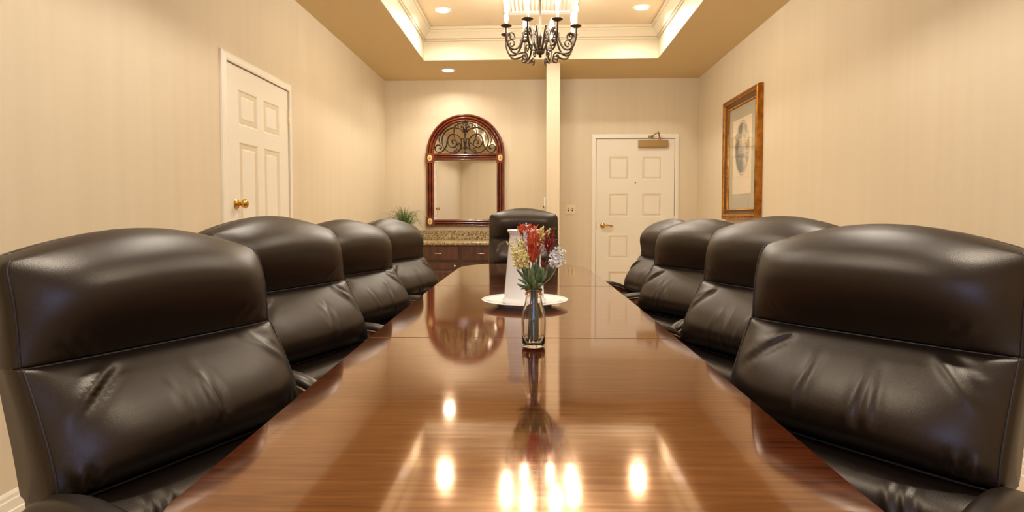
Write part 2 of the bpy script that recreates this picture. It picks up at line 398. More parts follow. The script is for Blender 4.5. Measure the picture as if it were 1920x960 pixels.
for x in (-.91, 1.025):
    for y in (2.6, .95):
        can_light(x, y, ZT, 'recessed downlight in the raised ceiling over the '+('left' if x < 0 else 'right')+' chairs, '+('middle' if y > 2 else 'near')+' one', 10 if y > 2 else 11)

# ------------------------------------------------------------------ ceiling air grille
t = thing('ceiling_vent', 'white louvred air grille in the raised ceiling behind the chandelier', 'vent', (.045, 5.62, ZT))
b = MB()
for x0, x1, y0, y1 in ((-.355,.355,.24,.31), (-.355,.355,-.31,-.24), (-.355,-.285,-.24,.24), (.285,.355,-.24,.24)): b.box(x0, x1, y0, y1, -.012, 0)
b.build('frame', M_white, t)
for k in range(15):
    x = -.266 + k*.038
    MB().sweep([((x,-.24,-.010), (1,0,0), (0,0,1)), ((x,.24,-.010), (1,0,0), (0,0,1))], [(-.012,0), (-.009,0), (.012,.009), (.009,.009)]).build('slat', M_white, t)

# ------------------------------------------------------------------ chandelier
def chandelier():
    C0 = (.036, 4.80, 2.385)
    t = thing('chandelier', 'bronze wrought iron chandelier with scrolled arms and lit candle bulbs', 'chandelier', C0)
    MB().lathe([(0,-.045), (.008,-.042), (.014,-.03), (.008,-.02), (.022,-.014), (.034,-.006), (.036,.006), (.030,.016), (.036,.022), (.030,.032), (.014,.04), (.010,.06), (.010,.10), (.018,.12), (.010,.14), (.008,.20), (.008,.62), (.05,.64), (.065,.685), (.065,.6945), (0,.6945)], 24).build('hub', M_chand, t, smooth=True, auto=50)
    def P(r, z): return (r, 0, z)
    main = spline([P(.03,.012), P(.055,.07), P(.078,.14), P(.105,.185), P(.135,.175), P(.150,.125), P(.165,.07), P(.195,.018), P(.235,.0), P(.272,.02), P(.293,.07), P(.297,.13), P(.297,.168)], 7)
    curl = lambda cx, cz, r0, a0, turns, n=26, k=.82: [P(cx+r0*(1-k*i/n)*cos(a0+turns*2*pi*i/n), cz+r0*(1-k*i/n)*sin(a0+turns*2*pi*i/n)) for i in range(n+1)]
    b = MB(); b.tube(main, .0085, 8)
    b.tube(spline([P(.275,.02), P(.245,-.022), P(.20,-.030), P(.155,-.018)], 6)+curl(.140,-.045,.034,R(70),1.25)[1:], [.0075]*19+[.0065]*26, 8)
    b.tube(spline([P(.292,.06), P(.290,.09)], 3)+curl(.250,.095,.040,R(0),1.2)[1:], .0065, 8)
    b.tube(curl(.128,.128,.034,R(120),-1.2), .0065, 8)
    arm0 = b.build('arm', M_chand, t, smooth=True)
    cup = MB().lathe([(0,.158), (.012,.160), (.034,.168), (.044,.176), (.043,.178), (.030,.172), (.014,.168), (.014,.178), (0,.178)], 24, (.297,0,0)).build('drip_cup', M_chand, arm0, smooth=True, auto=50)
    can = MB().lathe([(.011,.172), (.011,.270), (.008,.274), (0,.274)], 14, (.297,0,0)).build('candle', M_candle, arm0, smooth=True, auto=50)
    bul = MB().lathe([(0,.272), (.008,.274), (.014,.290), (.0175,.308), (.015,.328), (.008,.348), (.003,.362), (0,.366)], 14, (.297,0,0)).build('bulb', M_bulb, arm0, smooth=True)
    for k in range(8):
        a = R(22.5 + 3) + k*pi/4
        if k == 0: arm0.rotation_euler = (0,0,a); continue
        c = arm0.copy(); COL.objects.link(c); c.parent = t; c.rotation_euler = (0,0,a)
        for p in (cup, can, bul):
            d = p.copy(); COL.objects.link(d); d.parent = c
chandelier()

# ------------------------------------------------------------------ arched mirror on the back wall
def reed(w, d=.042, n=3, base=.010):
    pts = [(-w/2, 0), (-w/2, base)]
    bw = w/n
    for i in range(n):
        for k in range(0, 9):
            a = pi*k/8; pts.append((-w/2+bw*(i+.5)-bw*.46*cos(a), base+ (d-base)*sin(a)))
    pts += [(w/2, base), (w/2, 0)]
    return pts
def mirror():
    t = thing('wall_mirror', 'arched mirror in a reeded mahogany frame with iron scrollwork and gilt rosettes', 'mirror', (-.871, YB-.004, 0))
    t.rotation_euler = (R(.0), 0, 0)
    Bv = (0,-1,0); hw = .486; fw_ = .098; zs = 1.842; ri = hw-fw_
    rp = reed(fw_)
    for s, n in ((-1,'stile'), (1,'stile')):
        x = s*(hw-fw_/2)
        MB().sweep([((x,0,.96), (1,0,0), Bv), ((x,0,zs), (1,0,0), Bv)], rp).build(n, M_mahog, t, smooth=True, auto=50)
    fr = []
    for k in range(49):
        a = pi*k/48; fr.append((( (hw-fw_/2)*cos(a), 0, zs+(hw-fw_/2)*sin(a)), (cos(a),0,sin(a)), Bv))
    MB().sweep(fr, rp).build('arch', M_mahog, t, smooth=True, auto=50)
    rp2 = reed(.088)
    for z in (1.794, .982):
        MB().sweep([((-ri,0,z), (0,0,1), Bv), ((ri,0,z), (0,0,1), Bv)], rp2).build('rail', M_mahog, t, smooth=True, auto=50)
    for x in (-(hw-fw_/2), hw-fw_/2):
        for z in (1.782, .998):
            k = box('corner_block', x-.052, x+.052, -.044, 0, z-.062, z+.062, M_mahog, t, bevel=.004)
            r = MB(); r.lathe([(0,-.056), (.010,-.055), (.014,-.051), (.014,-.044), (0,-.044)], 14, (x,0,z), 'y')
            for q in range(10):
                a = 2*pi*q/10; r.ball((x+.021*cos(a), -.046, z+.029*sin(a)), .010, 8, 5, (1,.5,1.2))
            r.build('rosette', M_ivory, k, smooth=True)
            MB().lathe([(0,-.060), (.006,-.059), (.008,-.054), (0,-.054)], 12, (x,0,z), 'y').build('rosette_eye', M_gold, k, smooth=True)
    # glass
    lg_ = box('lower_glass', -ri-.01, ri+.01, -.003, .003, -.39, .39, M_mirror, t); lg_.location = (0,-.011,1.39); lg_.rotation_euler = (R(.5),0,0)
    vs = [(ri*1.02*cos(pi*k/40), -.002, zs+ri*1.02*sin(pi*k/40)) for k in range(41)]
    n = len(vs); vs2 = [(x,-.008,z) for x, _, z in vs]
    obj('upper_glass', vs+vs2, [tuple(range(n)), tuple(range(n, 2*n))]+[(k,(k+1)%n,n+(k+1)%n,n+k) for k in range(n)], M_mirror, t)
    # wrought iron scrolls, coordinates from centre of the arch opening
    yy = -.020
    def scroll(pts, r=.0065, taper=True):
        p = spline([(x, yy, zs+z) for x, z in pts], 7)
        MB().tube(p, r, 8).build('scroll', M_iron, t, smooth=True)
    for s in (-1, 1):
        S = lambda L: [(s*x, z) for x, z in L]
        # outer big loop
        scroll(S([(.02,.255), (.06,.300), (.13,.318), (.20,.300), (.26,.25), (.288,.17), (.275,.09), (.235,.04), (.18,.012), (.11,.012), (.065,.05), (.045,.11), (.05,.165), (.085,.215), (.135,.238), (.185,.225), (.215,.18), (.212,.125), (.185,.085), (.148,.075), (.115,.095), (.105,.13), (.12,.16), (.148,.165), (.165,.145), (.158,.122), (.142,.125)]))
        # foot scroll at the springing
        scroll(S([(.225,.155), (.232,.10), (.26,.05), (.30,.018), (.345,.016), (.372,.045), (.368,.085), (.34,.105), (.308,.095), (.296,.07), (.31,.055), (.325,.066)]))
        # inner upper s-stem
        scroll(S([(.125,.36), (.135,.31), (.14,.25), (.13,.19), (.11,.145)]), .0055)
        scroll(S([(.0,.385), (.05,.372), (.09,.36), (.12,.335), (.115,.31), (.09,.315), (.085,.335), (.10,.345)]), .0055)
        scroll(S([(.14,.08), (.10,.055), (.11,.035), (.135,.03), (.14,.015)]), .005)
        scroll(S([(.16,.36), (.24,.31), (.30,.24), (.325,.17), (.31,.115)]), .005)
        scroll(S([(.10,.10), (.075,.125), (.058,.115), (.062,.095)]), .0055)
        scroll(S([(.0,.05), (.03,.07), (.05,.06), (.06,.045)]), .006); scroll(S([(.0,.16), (.03,.18), (.05,.175)]), .006)
        scroll(S([(.0,.275), (.025,.32), (.045,.335), (.05,.315)]), .007); scroll(S([(.0,.285), (.012,.34), (.03,.365)]), .006)
    c = MB(); c.lathe([(.022,.0), (.022,.01), (.014,.02), (.010,.05), (.020,.075), (.013,.10), (.018,.12), (.026,.145), (.014,.165), (.009,.20), (.014,.23), (.010,.25), (.026,.275), (.030,.30), (.018,.32), (.008,.35), (.003,.375), (0,.38)], 10, (0,yy,zs+.004))
    c.build('centre_stem', M_iron, t, smooth=True)
mirror()

# ------------------------------------------------------------------ low cabinets, worktop, splashback
CY = 6.72
edges = [XL+.004, -1.372, -.864, -.375, FINX0-.004]
names = ['base cabinet in the corner by the left wall', 'base cabinet below the left half of the arched mirror', 'base cabinet below the right half of the arched mirror', 'base cabinet against the partition, behind the end chair']
for i in range(4):
    x0, x1 = edges[i]+.001, edges[i+1]-.001; w = x1-x0
    t = thing('base_cabinet', 'dark brown wooden '+names[i], 'cabinet', (x0, CY, 0), 0, 'dark base cabinets under the granite worktop')
    b = MB(); b.box(0, w, 0, .55, .09, .731); b.box(.0, w, .06, .55, 0, .09); b.build('carcass', M_cab, t)
    dr = box('drawer_front', .02, w-.02, -.019, -.001, .560, .717, M_cab, t, bevel=.004)
    MB().tube(spline([(w/2-.04,-.020,.638), (w/2-.036,-.040,.638), (w/2,-.046,.638), (w/2+.036,-.040,.638), (w/2+.04,-.020,.638)], 5), .0045, 8).build('handle', M_chrome, dr, smooth=True)
    root = bpy.data.objects.new('door', None); COL.objects.link(root); root.parent = t; root.location = (.02, -.019, .11)
    dw, dh = w-.04, .423
    lf = panel_leaf(root, dw, dh, [(.055, dw-.055, .06, dh-.075)], yf=0, th=.018, dep=.008, slope=.012, field=.03, raise_=.006)
    for o in [lf]+list(lf.children): o.data.materials[0] = M_cab
    MB().lathe([(0,0), (.006,0), (.005,-.014), (.012,-.02), (.012,-.026), (0,-.028)], 12, (dw-.04, 0, dh-.04), 'y').build('knob', M_chrome, root, smooth=True)
o = tag(MB().sweep([((XL+.002,CY,.732), (0,-1,0), (0,0,1)), ((FINX0-.002,CY,.732), (0,-1,0), (0,0,1))],
    [(-.568,0), (.03,0), (.040,.006), (.045,.02), (.045,.026), (.040,.038), (.030,.043), (-.568,.043)]).build('worktop', M_granite, smooth=True, auto=50), 'speckled brown granite worktop with a rounded front edge on the cabinets', 'worktop')
tag(box('splashback', XL+.002, FINX0-.002, YB-.022, YB-.001, .7755, .887, M_granite, bevel=.003), 'speckled granite splashback strip on the wall under the mirror', 'splashback')

# potted grass on the worktop
rnd = random.Random(4)
t = thing('potted_grass', 'arching green grass plant in a pot at the corner of the worktop', 'plant', (-1.570, 6.95, .7755))
MB().lathe([(0,0), (.055,0), (.075,.13), (.080,.135), (.080,.15), (.072,.15), (.068,.135), (0,.13)], 24).build('pot', M_terra, t, smooth=True, auto=50)
b = MB()
for k in range(230):
    a = rnd.uniform(0, 2*pi); rr = rnd.uniform(0,.05); L_ = rnd.uniform(.09,.25); out = rnd.uniform(.03,.25); dr = rnd.uniform(0,.13)*out/.2
    if rnd.random() < .14: L_ = rnd.uniform(.24,.29); out *= .5; dr = 0
    p0 = Vector((rr*cos(a), rr*sin(a), .125)); d = Vector((cos(a), sin(a), 0))
    pts = [p0, p0+d*out*.25+Vector((0,0,L_*.6)), p0+d*out*.65+Vector((0,0,L_*.95)), p0+d*out+Vector((0,0,L_-dr))]
    p = spline(pts, 3); b.tube(p, [.0026*(1-.85*i/(len(p)-1)) for i in range(len(p))], 3)
o = b.build('foliage', M_grass, t, smooth=True); o['kind'] = 'stuff'

# ------------------------------------------------------------------ switch plates
t = thing('switch_plate', 'almond double wall plate beside the panelled door', 'switch plate', (.432, YB, 1.146))
box('plate', -.060, .060, -.006, 0, -.058, .058, M_switch, t, bevel=.003)
for x in (-.025, .025):
    k = box('rocker', x-.009, x+.009, -.010, -.005, -.020, .020, M_slot, t, bevel=.002)
    box('toggle', x-.005, x+.005, -.018, -.009, -.002, .012, M_switch, k, bevel=.001)
t = thing('thermostat', 'small white thermostat on the side of the partition', 'thermostat', (FINX0, 6.90, 1.23))
box('housing', -.022, 0, -.035, .035, -.052, .060, M_white, t, bevel=.005); box('lever', -.030, -.020, -.004, .004, -.066, -.044, M_slot, t)

# ------------------------------------------------------------------ framed picture on right wall
def picture():
    t = thing('framed_picture', 'engraving of an oval landscape in a deep ornate gilt frame', 'picture', (XR, 0, 0))
    y0, y1, z0, z1 = 5.22, 6.175, 1.030, 2.225
    Bv = (-1,0,0)
    def loop(prof, ins, name, m, **kw):
        a, b_, c, d = y0+ins, y1-ins, z0+ins, z1-ins
        fr = [((0,a,c), (0,1,1), Bv), ((0,b_,c), (0,-1,1), Bv), ((0,b_,d), (0,-1,-1), Bv), ((0,a,d), (0,1,-1), Bv)]
        return MB().sweep(fr, prof, True).build(name, m, t, **kw)
    outer = [(0,0), (0,.030), (.004,.046), (.012,.054), (.020,.052), (.024,.046), (.030,.052), (.038,.056), (.046,.052), (.050,.044), (.050,0)]
    fo = loop(outer, 0, 'gilt_moulding', M_goldd, smooth=True, auto=50)
    loop([(0,0), (0,.042), (.006,.036), (.020,.026), (.040,.020), (.040,0)], .050, 'cove', M_cove, smooth=True, auto=40)
    loop([(0,0), (0,.026), (.006,.030), (.012,.026), (.014,.016), (.014,0)], .090, 'inner_moulding', M_goldd, smooth=True, auto=50)
    # beading on inner edge and leaf carving on outer edge
    b = MB()
    def run(ins, x, step, r, sc):
        a, b_, c, d = y0+ins, y1-ins, z0+ins, z1-ins
        n = int((b_-a)/step)
        for k in range(n+1):
            for z in (c, d): b.ball((-x, a+(b_-a)*k/n, z), r, 6, 4, sc)
        n = int((d-c)/step)
        for k in range(n+1):
            for y in (a, b_): b.ball((-x, y, c+(d-c)*k/n), r, 6, 4, sc)
    run(.097, .030, .014, .006, (1,1,1)); o = b.build('beading', M_gold, fo, smooth=True); o['kind'] = 'stuff'
    b = MB(); run(.044, .050, .020, .007, (.6,.8,1.1)); o = b.build('leaf_carving', M_gold, fo, smooth=True); o['kind'] = 'stuff'
    box('mat_board', -.012, -.004, y0+.10, y1-.10, z0+.10, z1-.10, M_mat, t)
    # print
    m = mat('engraved_print', (222,200,166), .8); N, L, bs = nodes(m)
    tc = N.new('ShaderNodeTexCoord'); sp = N.new('ShaderNodeSeparateXYZ'); L.new(tc.outputs['Object'], sp.inputs[0])
    def mth(op, a, b2=None):
        q = N.new('ShaderNodeMath'); q.operation = op
        for i, v in enumerate((a, b2)):
            if v is None: continue
            if isinstance(v, (int, float)): q.inputs[i].default_value = v
            else: L.new(v, q.inputs[i])
        return q.outputs[0]
    oy, oz = 5.70, 1.715
    dy = mth('DIVIDE', mth('SUBTRACT', sp.outputs['Y'], oy), .200); dz = mth('DIVIDE', mth('SUBTRACT', sp.outputs['Z'], oz), .262)
    rr = mth('SQRT', mth('ADD', mth('MULTIPLY', dy, dy), mth('MULTIPLY', dz, dz)))
    inside = mth('LESS_THAN', rr, .93); ring = mth('MULTIPLY', mth('GREATER_THAN', rr, .97), mth('LESS_THAN', rr, 1.0))
    nz = N.new('ShaderNodeTexNoise'); nz.inputs['Scale'].default_value = 9; nz.inputs['Detail'].default_value = 6; L.new(tc.outputs['Object'], nz.inputs['Vector'])
    tree = mth('MULTIPLY', mth('GREATER_THAN', dy, .05), .16)           # dark tree mass on far side
    low = mth('MULTIPLY', mth('LESS_THAN', mth('ABSOLUTE', mth('ADD', dz, .55)), .35), .12)
    tone = mth('ADD', mth('ADD', nz.outputs[0], tree), low)
    cr = N.new('ShaderNodeValToRGB'); cr.color_ramp.elements[0].position = .42; cr.color_ramp.elements[1].position = .72
    cr.color_ramp.elements[0].color = lin((214,196,164)); cr.color_ramp.elements[1].color = lin((92,84,70)); L.new(tone, cr.inputs[0])
    def mix(f_, a, c):
        q = N.new('ShaderNodeMix'); q.data_type = 'RGBA'; L.new(f_, q.inputs[0])
        for i, v in ((6, a), (7, c)):
            if isinstance(v, tuple): q.inputs[i].default_value = v
            else: L.new(v, q.inputs[i])
        return q.outputs[2]
    c1 = mix(inside, lin((226,204,168)), cr.outputs[0]); c2 = mix(ring, c1, lin((150,136,108))); L.new(c2, bs.inputs['Base Color'])
    box('print', -.0145, -.0125, 5.45, 5.955, 1.275, 2.0, m, t)
    box('glass', -.019, -.017, y0+.095, y1-.095, z0+.095, z1-.095, M_picglass, t)
picture()

# ------------------------------------------------------------------ conference table
def table():
    AX = R(1.19)
    t = thing('conference_table', 'long polished mahogany conference table in three joined sections', 'table', (-.0013, 0, 0), AX)
    ZT_ = .762; th = .038
    def hwid(y): return .389 - .016*((y-2.15)/1.6)**2
    far = [(.375,3.47), (.360,3.53), (.330,3.60), (.285,3.665), (.235,3.705), (.16,3.727), (.08,3.738), (0,3.742)]
    near_ = [(x, .34+(3.47-y)*.0+ .0) for x, y in ()]
    def section(y0, y1, end=None):
        n = 10; ys = [y0+(y1-y0)*i/n for i in range(n+1)]
        right = [(hwid(y), y) for y in ys]
        left = [(-x, y) for x, y in reversed(right)]
        if end == 'far': poly = right + far + [(-x, y) for x, y in reversed(far[:-1])] + left
        elif end == 'near':
            nr = [(x, y0-(y-3.43)) for x, y in far]
            poly = right + left + [(-x, y) for x, y in nr] + [(x, y) for x, y in reversed(nr[:-1])]
        else: poly = right+left
        k = len(poly); r = .004
        cx = sum(p[0] for p in poly)/k; cy = sum(p[1] for p in poly)/k
        rings = []
        def inset(d):
            out = []
            for i in range(k):
                p0, p1, p2 = (Vector(poly[(i+j-1) % k]) for j in range(3))
                e1 = (p1-p0).normalized(); e2 = (p2-p1).normalized(); nn = Vector((-e1.y-e2.y, e1.x+e2.x))
                nn.normalize(); c = max(.5, nn.dot(Vector((-e1.y, e1.x)))); out.append(p1+nn*d/c)
            return out
        for d, z in ((.012, ZT_-th), (.002, ZT_-th+.006), (0, ZT_-th+.014), (0, ZT_-.006), (.0012, ZT_-.002), (.003, ZT_)):
            rings.append([(p.x, p.y, z) for p in inset(d)])
        vs = [v for q in rings for v in q]; fs = [tuple(range(k))[::-1], tuple(range(len(vs)-k, len(vs)))]
        for i in range(len(rings)-1):
            for j in range(k): fs.append((i*k+j, i*k+(j+1) % k, (i+1)*k+(j+1) % k, (i+1)*k+j))
        return obj('tabletop_section', vs, fs, M_table, t, smooth=True, auto=30)
    section(.64, 1.4495, 'near'); section(1.4505, 2.5365); section(2.5375, 3.43, 'far')
    for y in (1.0, 2.0, 3.0):
        b = MB(); b.box(-.045, .045, y-.16, y+.16, .04, ZT_-th-.001); b.box(-.09, .09, y-.20, y+.20, 0, .039)
        b.build('pedestal', M_table, t, bevel=.004)
    box('apron', -.10, .10, 1.05, 2.95, ZT_-th-.10, ZT_-th-.002, M_table, t)
table()

# ------------------------------------------------------------------ executive chairs
def interp(tab, v):
    for i in range(len(tab)-1):
        a, b_ = tab[i], tab[i+1]
        if v <= b_[0]:
            k = (v-a[0])/(b_[0]-a[0]); k = k*k*(3-2*k) if False else k
            return tuple(a[j]+(b_[j]-a[j])*k for j in range(1, len(a)))
    return tuple(tab[-1][1:])
def cr_tab(tab, n=12):
    """smooth table by Catmull-Rom sampling; columns: key, values"""
    pts = [Vector(r+(0,)*(3-len(r))) if len(r) < 3 else Vector(r[:3]) for r in tab]
    return [tuple(p) for p in spline(pts, n)]

ZS = .815      # height of seam between head cushion and back cushion
def pad(name, tab, hw, folds, parent, m=M_leather, arch=0.0, topround=None, nfr=96, ex=3.4, seed=0, lv=44, zoff=0, edge=None):
    """cushion: tab rows (z, y_front, y_rear) from bottom to top, lateral superellipse section, fold ridges on the front"""
    rows = cr_tab(tab, max(2, lv//(len(tab)-1))); rnd = random.Random(seed)
    us = []
    for i in range(nfr+1):
        s = -1+2*i/nfr; us.append(math.copysign(1-(1-abs(s))**1.35, s))
    nb = 14; zlo, zhi = rows[0][0], rows[-1][0]; vs = []; fs = []
    per = (nfr+1)+(nb-1)
    for (z, yf, yr) in rows:
        ym = (yf+yr)*.5 - .0
        h_ = hw
        if topround:
            w = max(0, (z-(zhi-topround))/topround); h_ = hw - topround*.9*(1-sqrt(max(0, 1-w*w)))
        k = (z-zlo)/(zhi-zlo) if arch else 0
        for u in us:
            f_ = max(0, 1-abs(u)**ex)**(1/ex)
            x = h_*u; yfe = yf if edge is None else yf+(min(yf, edge(z))-yf)*abs(u)**5; y = ym+(yfe-ym)*f_ - .006*u*u; zz = z-arch*k*u*u
            if folds and abs(u) < .97:
                dsp = 0
                for (ax, az, bx, bz, amp, sg) in folds:
                    dx, dz = bx-ax, bz-az; L2 = dx*dx+dz*dz; tt = ((x-ax)*dx+(zz-az)*dz)/L2
                    if tt < -.15 or tt > 1.15: continue
                    tc = min(1, max(0, tt)); d2 = (x-ax-dx*tc)**2+(zz-az-dz*tc)**2
                    # bowed fold: ridge plus trough beside it
                    side = ((x-ax)*dz-(zz-az)*dx)/sqrt(L2)
                    env = max(0, 1-(2*tt-1)**4) if -.0 <= tt <= 1.0 else 0
                    dsp += amp*env*(math.exp(-d2/(2*sg*sg)) - .75*math.exp(-((side-1.9*sg)**2)/(2*sg*sg)))
                y += dsp
            vs.append((x, y, zz+zoff))
        for j in range(1, nb):
            a = pi*j/nb; u = cos(a); f_ = max(0, 1-abs(u)**ex)**(1/ex)
            vs.append((h_*u, ym-(ym-yr)*f_, z-arch*k*u*u+zoff))
    n = len(rows)
    for i in range(n-1):
        for k in range(per): fs.append((i*per+k, i*per+(k+1) % per, (i+1)*per+(k+1) % per, (i+1)*per+k))
    fs.append(tuple(range(per))[::-1]); fs.append(tuple((n-1)*per+k for k in range(per)))
    o = obj(name, vs, fs, m, parent, smooth=True, auto=75)
    return o

def make_chair(label, M, ang, seam_z, facing, seed, group, k=.91, arm_drop=0):
    rnd = random.Random(seed)
    a = R(ang); d = Vector((cos(a), sin(a))); n = Vector((d.y, -d.x))*facing
    th = math.atan2(-n.x, n.y)
    if k < 1: M = (M[0]*k, M[1]*k); seam_z = 1.065-(1.065-seam_z)*k
    t = thing('executive_chair', label, 'chair', (M[0], M[1], 0), th, group); t.scale = (k, k, k); K = k
    dz = seam_z/K-ZS
    # seat 
    # head cushion
    head = [(ZS-.002,-.014,-.095), (ZS+.006,.000,-.100), (ZS+.030,.010,-.110), (ZS+.065,.024,-.118), (ZS+.100,.034,-.124), (ZS+.135,.032,-.130), (ZS+.168,.012,-.135), (ZS+.192,-.016,-.136), (ZS+.210,-.046,-.132), (ZS+.221,-.076,-.122), (ZS+.226,-.096,-.104)]
    eh = lambda z: -.004-.20*max(0, z-ZS); eb = lambda z: .002+.50*max(0, ZS-z)
    fo = []
    for s in (-1, 1):
        for k in range(2):
            x = s*(.14+.03*k+rnd.uniform(-.01,.01)); fo.append((x, ZS-.002, x+s*.030, ZS+.035+rnd.uniform(0,.015), .0035, .005))
    hp = pad('head_cushion', head, .258, fo, t, arch=.042, topround=.045, ex=9, seed=seed, edge=eh)
    # back cushion
    back = [(ZS-.211,.066,-.030), (ZS-.206,.080,-.034), (ZS-.188,.106,-.042), (ZS-.160,.126,-.052), (ZS-.125,.126,-.064), (ZS-.085,.102,-.078), (ZS-.050,.070,-.088), (ZS-.022,.040,-.094), (ZS-.006,.020,-.096), (ZS,-.002,-.095)]
    fo = []
    for s in (-1, 1):
        for k in range(3):
            x0 = s*(.125+.012*k+rnd.uniform(-.012,.012)); z0_ = ZS-.004-.004*k
            x1 = s*(.205+.016*k*.6+rnd.uniform(-.015,.015)); z1_ = ZS-.040-.022*k-rnd.uniform(0,.012)
            fo.append((x0, z0_, x1, z1_, .0055*rnd.uniform(.6,1.1), .0062))
        for k in range(2):
            x0 = s*(.19+.025*k); fo.append((x0, ZS-.205, x0+s*.012, ZS-.150, .005, .006))
    for k in range(3 if seed % 2 else 4):
        x0 = rnd.uniform(-.10,.09); fo.append((x0, ZS-rnd.uniform(.03,.06), x0+rnd.uniform(-.025,.025), ZS-rnd.uniform(.13,.18), rnd.choice((.0035,.0045,.006)), rnd.uniform(.005,.008)))
    bk = pad('back_cushion', back, .258, fo, t, ex=9, seed=seed+1, edge=eb)
    # lumbar roll between back cushion and seat
    lum = [(.440,.10,-.01), (.460,.150,-.014), (.500,.178,-.018), (.545,.178,-.022), (.580,.160,-.026), (.598,.128,-.028), (.604,.090,-.030)]
    fo = [(s*.12+rnd.uniform(-.02,.02)+.012*k*s, .598, s*.135+.02*k*s, .54, .006, .006) for s in (-1,1) for k in range(2)]
    lu = pad('lumbar_cushion', lum, .256, fo, t, ex=9, lv=24)
    # seat cushion (sections run front to back -> built as rows in z)
    b = MB(); nu, nv = 40, 36; vs = []; fs = []
    sx, y0, y1, zt, zb = .262, .06, .545, .488, .375
    def seat_pt(i, j, top):
        u = -1+2*i/nu; v = -1+2*j/nv; e = max(0, 1-abs(u)**5)**(1/5)*max(0, 1-abs(v)**5)**(1/5)
        x = sx*u; y = (y0+y1)/2+(y1-y0)/2*v; zm = .43
        z = zm+(zt-zm+.018*(1-u*u)*(1-v*v))*e**.7 - (.03*max(0, v)**3) if top else zm-(zm-zb)*e**.7 - (.03*max(0, v)**3)
        return (x, y, z)
    for top in (1, 0):
        base = len(vs)
        for j in range(nv+1):
            for i in range(nu+1): vs.append(seat_pt(i, j, top))
        for j in range(nv):
            for i in range(nu):
                q = (base+j*(nu+1)+i, base+j*(nu+1)+i+1, base+(j+1)*(nu+1)+i+1, base+(j+1)*(nu+1)+i); fs.append(q if top else q[::-1])
    st = obj('seat', vs, fs, M_leather, t, smooth=True)
    bmm = bmesh.new(); bmm.from_mesh(st.data); bmesh.ops.remove_doubles(bmm, verts=bmm.verts, dist=1e-5); bmm.to_mesh(st.data); bmm.free()
    # piping: side seams and the two cross seams
    for s in (-1, 1):
        for tab, arch, tr, ed in ((head, .042, .045, eh), (back, 0, None, eb)):
            rows = cr_tab(tab, 5); zlo, zhi = rows[0][0], rows[-1][0]; pts = []
            for (z, yf, yr) in rows:
                if tr and z > zhi-.010: continue
                h_ = .258
                if tr:
                    w = max(0, (z-(zhi-tr))/tr); h_ = .258-tr*.9*(1-sqrt(max(0, 1-w*w)))
                u = .965; f_ = (1-u**9)**(1/9); ym = (yf+yr)/2
                yf = yf+(min(yf, ed(z))-yf)*u**5; pts.append((s*h_*u, ym+(yf-ym)*f_-.006*u*u+.0005, z-(arch*(z-zlo)/(zhi-zlo)*u*u if arch else 0)))
            MB().tube(pts, .0022, 6).build('side_piping', M_pipe, t, smooth=True)
    # cross-seam welts follow the pinched front of the cushions
    for z, y in ((ZS-.001, -.003), (ZS-.2085, .086)):
        pts = []
        for i in range(41):
            u = -.985+1.97*i/40; f_ = (1-abs(u)**9)**(1/9); pts.append((.258*u, (-.053+(y+.053)*f_ if z > .7 else .02+(y-.02)*f_)-.006*u*u, z))
        MB().tube(pts, .0026, 6).build('seam_welt', M_pipe, t, smooth=True)
    # arms
    for s in (-1, 1):
        pth = spline([(.02,.56), (.06,.600), (.12,.628), (.20,.640), (.29,.634), (.36,.605), (.395,.55), (.385,.48), (.34,.425), (.28,.405)], 5)
        fr = []
        pts = [Vector((s*.277, p.x, p.y)) for p in (Vector((y, z, 0)) for y, z, _ in [(q[0], q[1], 0) for q in [(v[0], v[1]) for v in pth]])] if False else [Vector((s*.277, v[0], v[1])) for v in [(q.x, q.y) for q in pth]]
        for i in range(len(pts)):
            tg = (pts[min(i+1, len(pts)-1)]-pts[max(i-1, 0)]).normalized(); nn = Vector((1,0,0)).cross(tg).normalized()
            fr.append((pts[i], (1,0,0), nn))
        am = MB().sweep(fr, [(-.020,-.012), (-.016,-.015), (.016,-.015), (.020,-.012), (.020,.012), (.016,.015), (-.016,.015), (-.020,.012)]).build('arm', M_chairwood, t, smooth=True, auto=40)
        up_ = [Vector((s*.277, v[0], v[1])) for v in [(q.x, q.y) for q in spline([(.055,.622), (.12,.652), (.20,.665), (.29,.659), (.355,.634)], 6)]]
        fr = []
        for i in range(len(up_)):
            tg = (up_[min(i+1, len(up_)-1)]-up_[max(i-1, 0)]).normalized(); nn = Vector((1,0,0)).cross(tg).normalized()
            e = i/(len(up_)-1); sc = max(.25, (1-abs(2*e-1)**6)**.5); fr.append((up_[i], Vector((sc,0,0)), nn*sc))
        ap = MB().sweep(fr, [(-.024,-.010), (-.025,0), (-.020,.010), (-.010,.015), (.010,.015), (.020,.010), (.025,0), (.024,-.010)]).build('arm_pad', M_leather, am, smooth=True, auto=60)
        for q in (-1, 1):
            MB().tube([p+Vector((q*.0235, 0, -.006)) for p in up_[1:-1]], .003, 6).build('welt', M_tan, ap, smooth=True)
    # under-seat plate, gas lift, star base
    box('seat_plate', -.20, .20, .10, .48, .345, .372, M_plastic, t, bevel=.006)
    MB().lathe([(0,.10), (.028,.10), (.028,.25), (.018,.25), (.018,.346), (0,.346)], 18, (0,.27,0)).build('gas_lift', M_steel, t, smooth=True, auto=40)
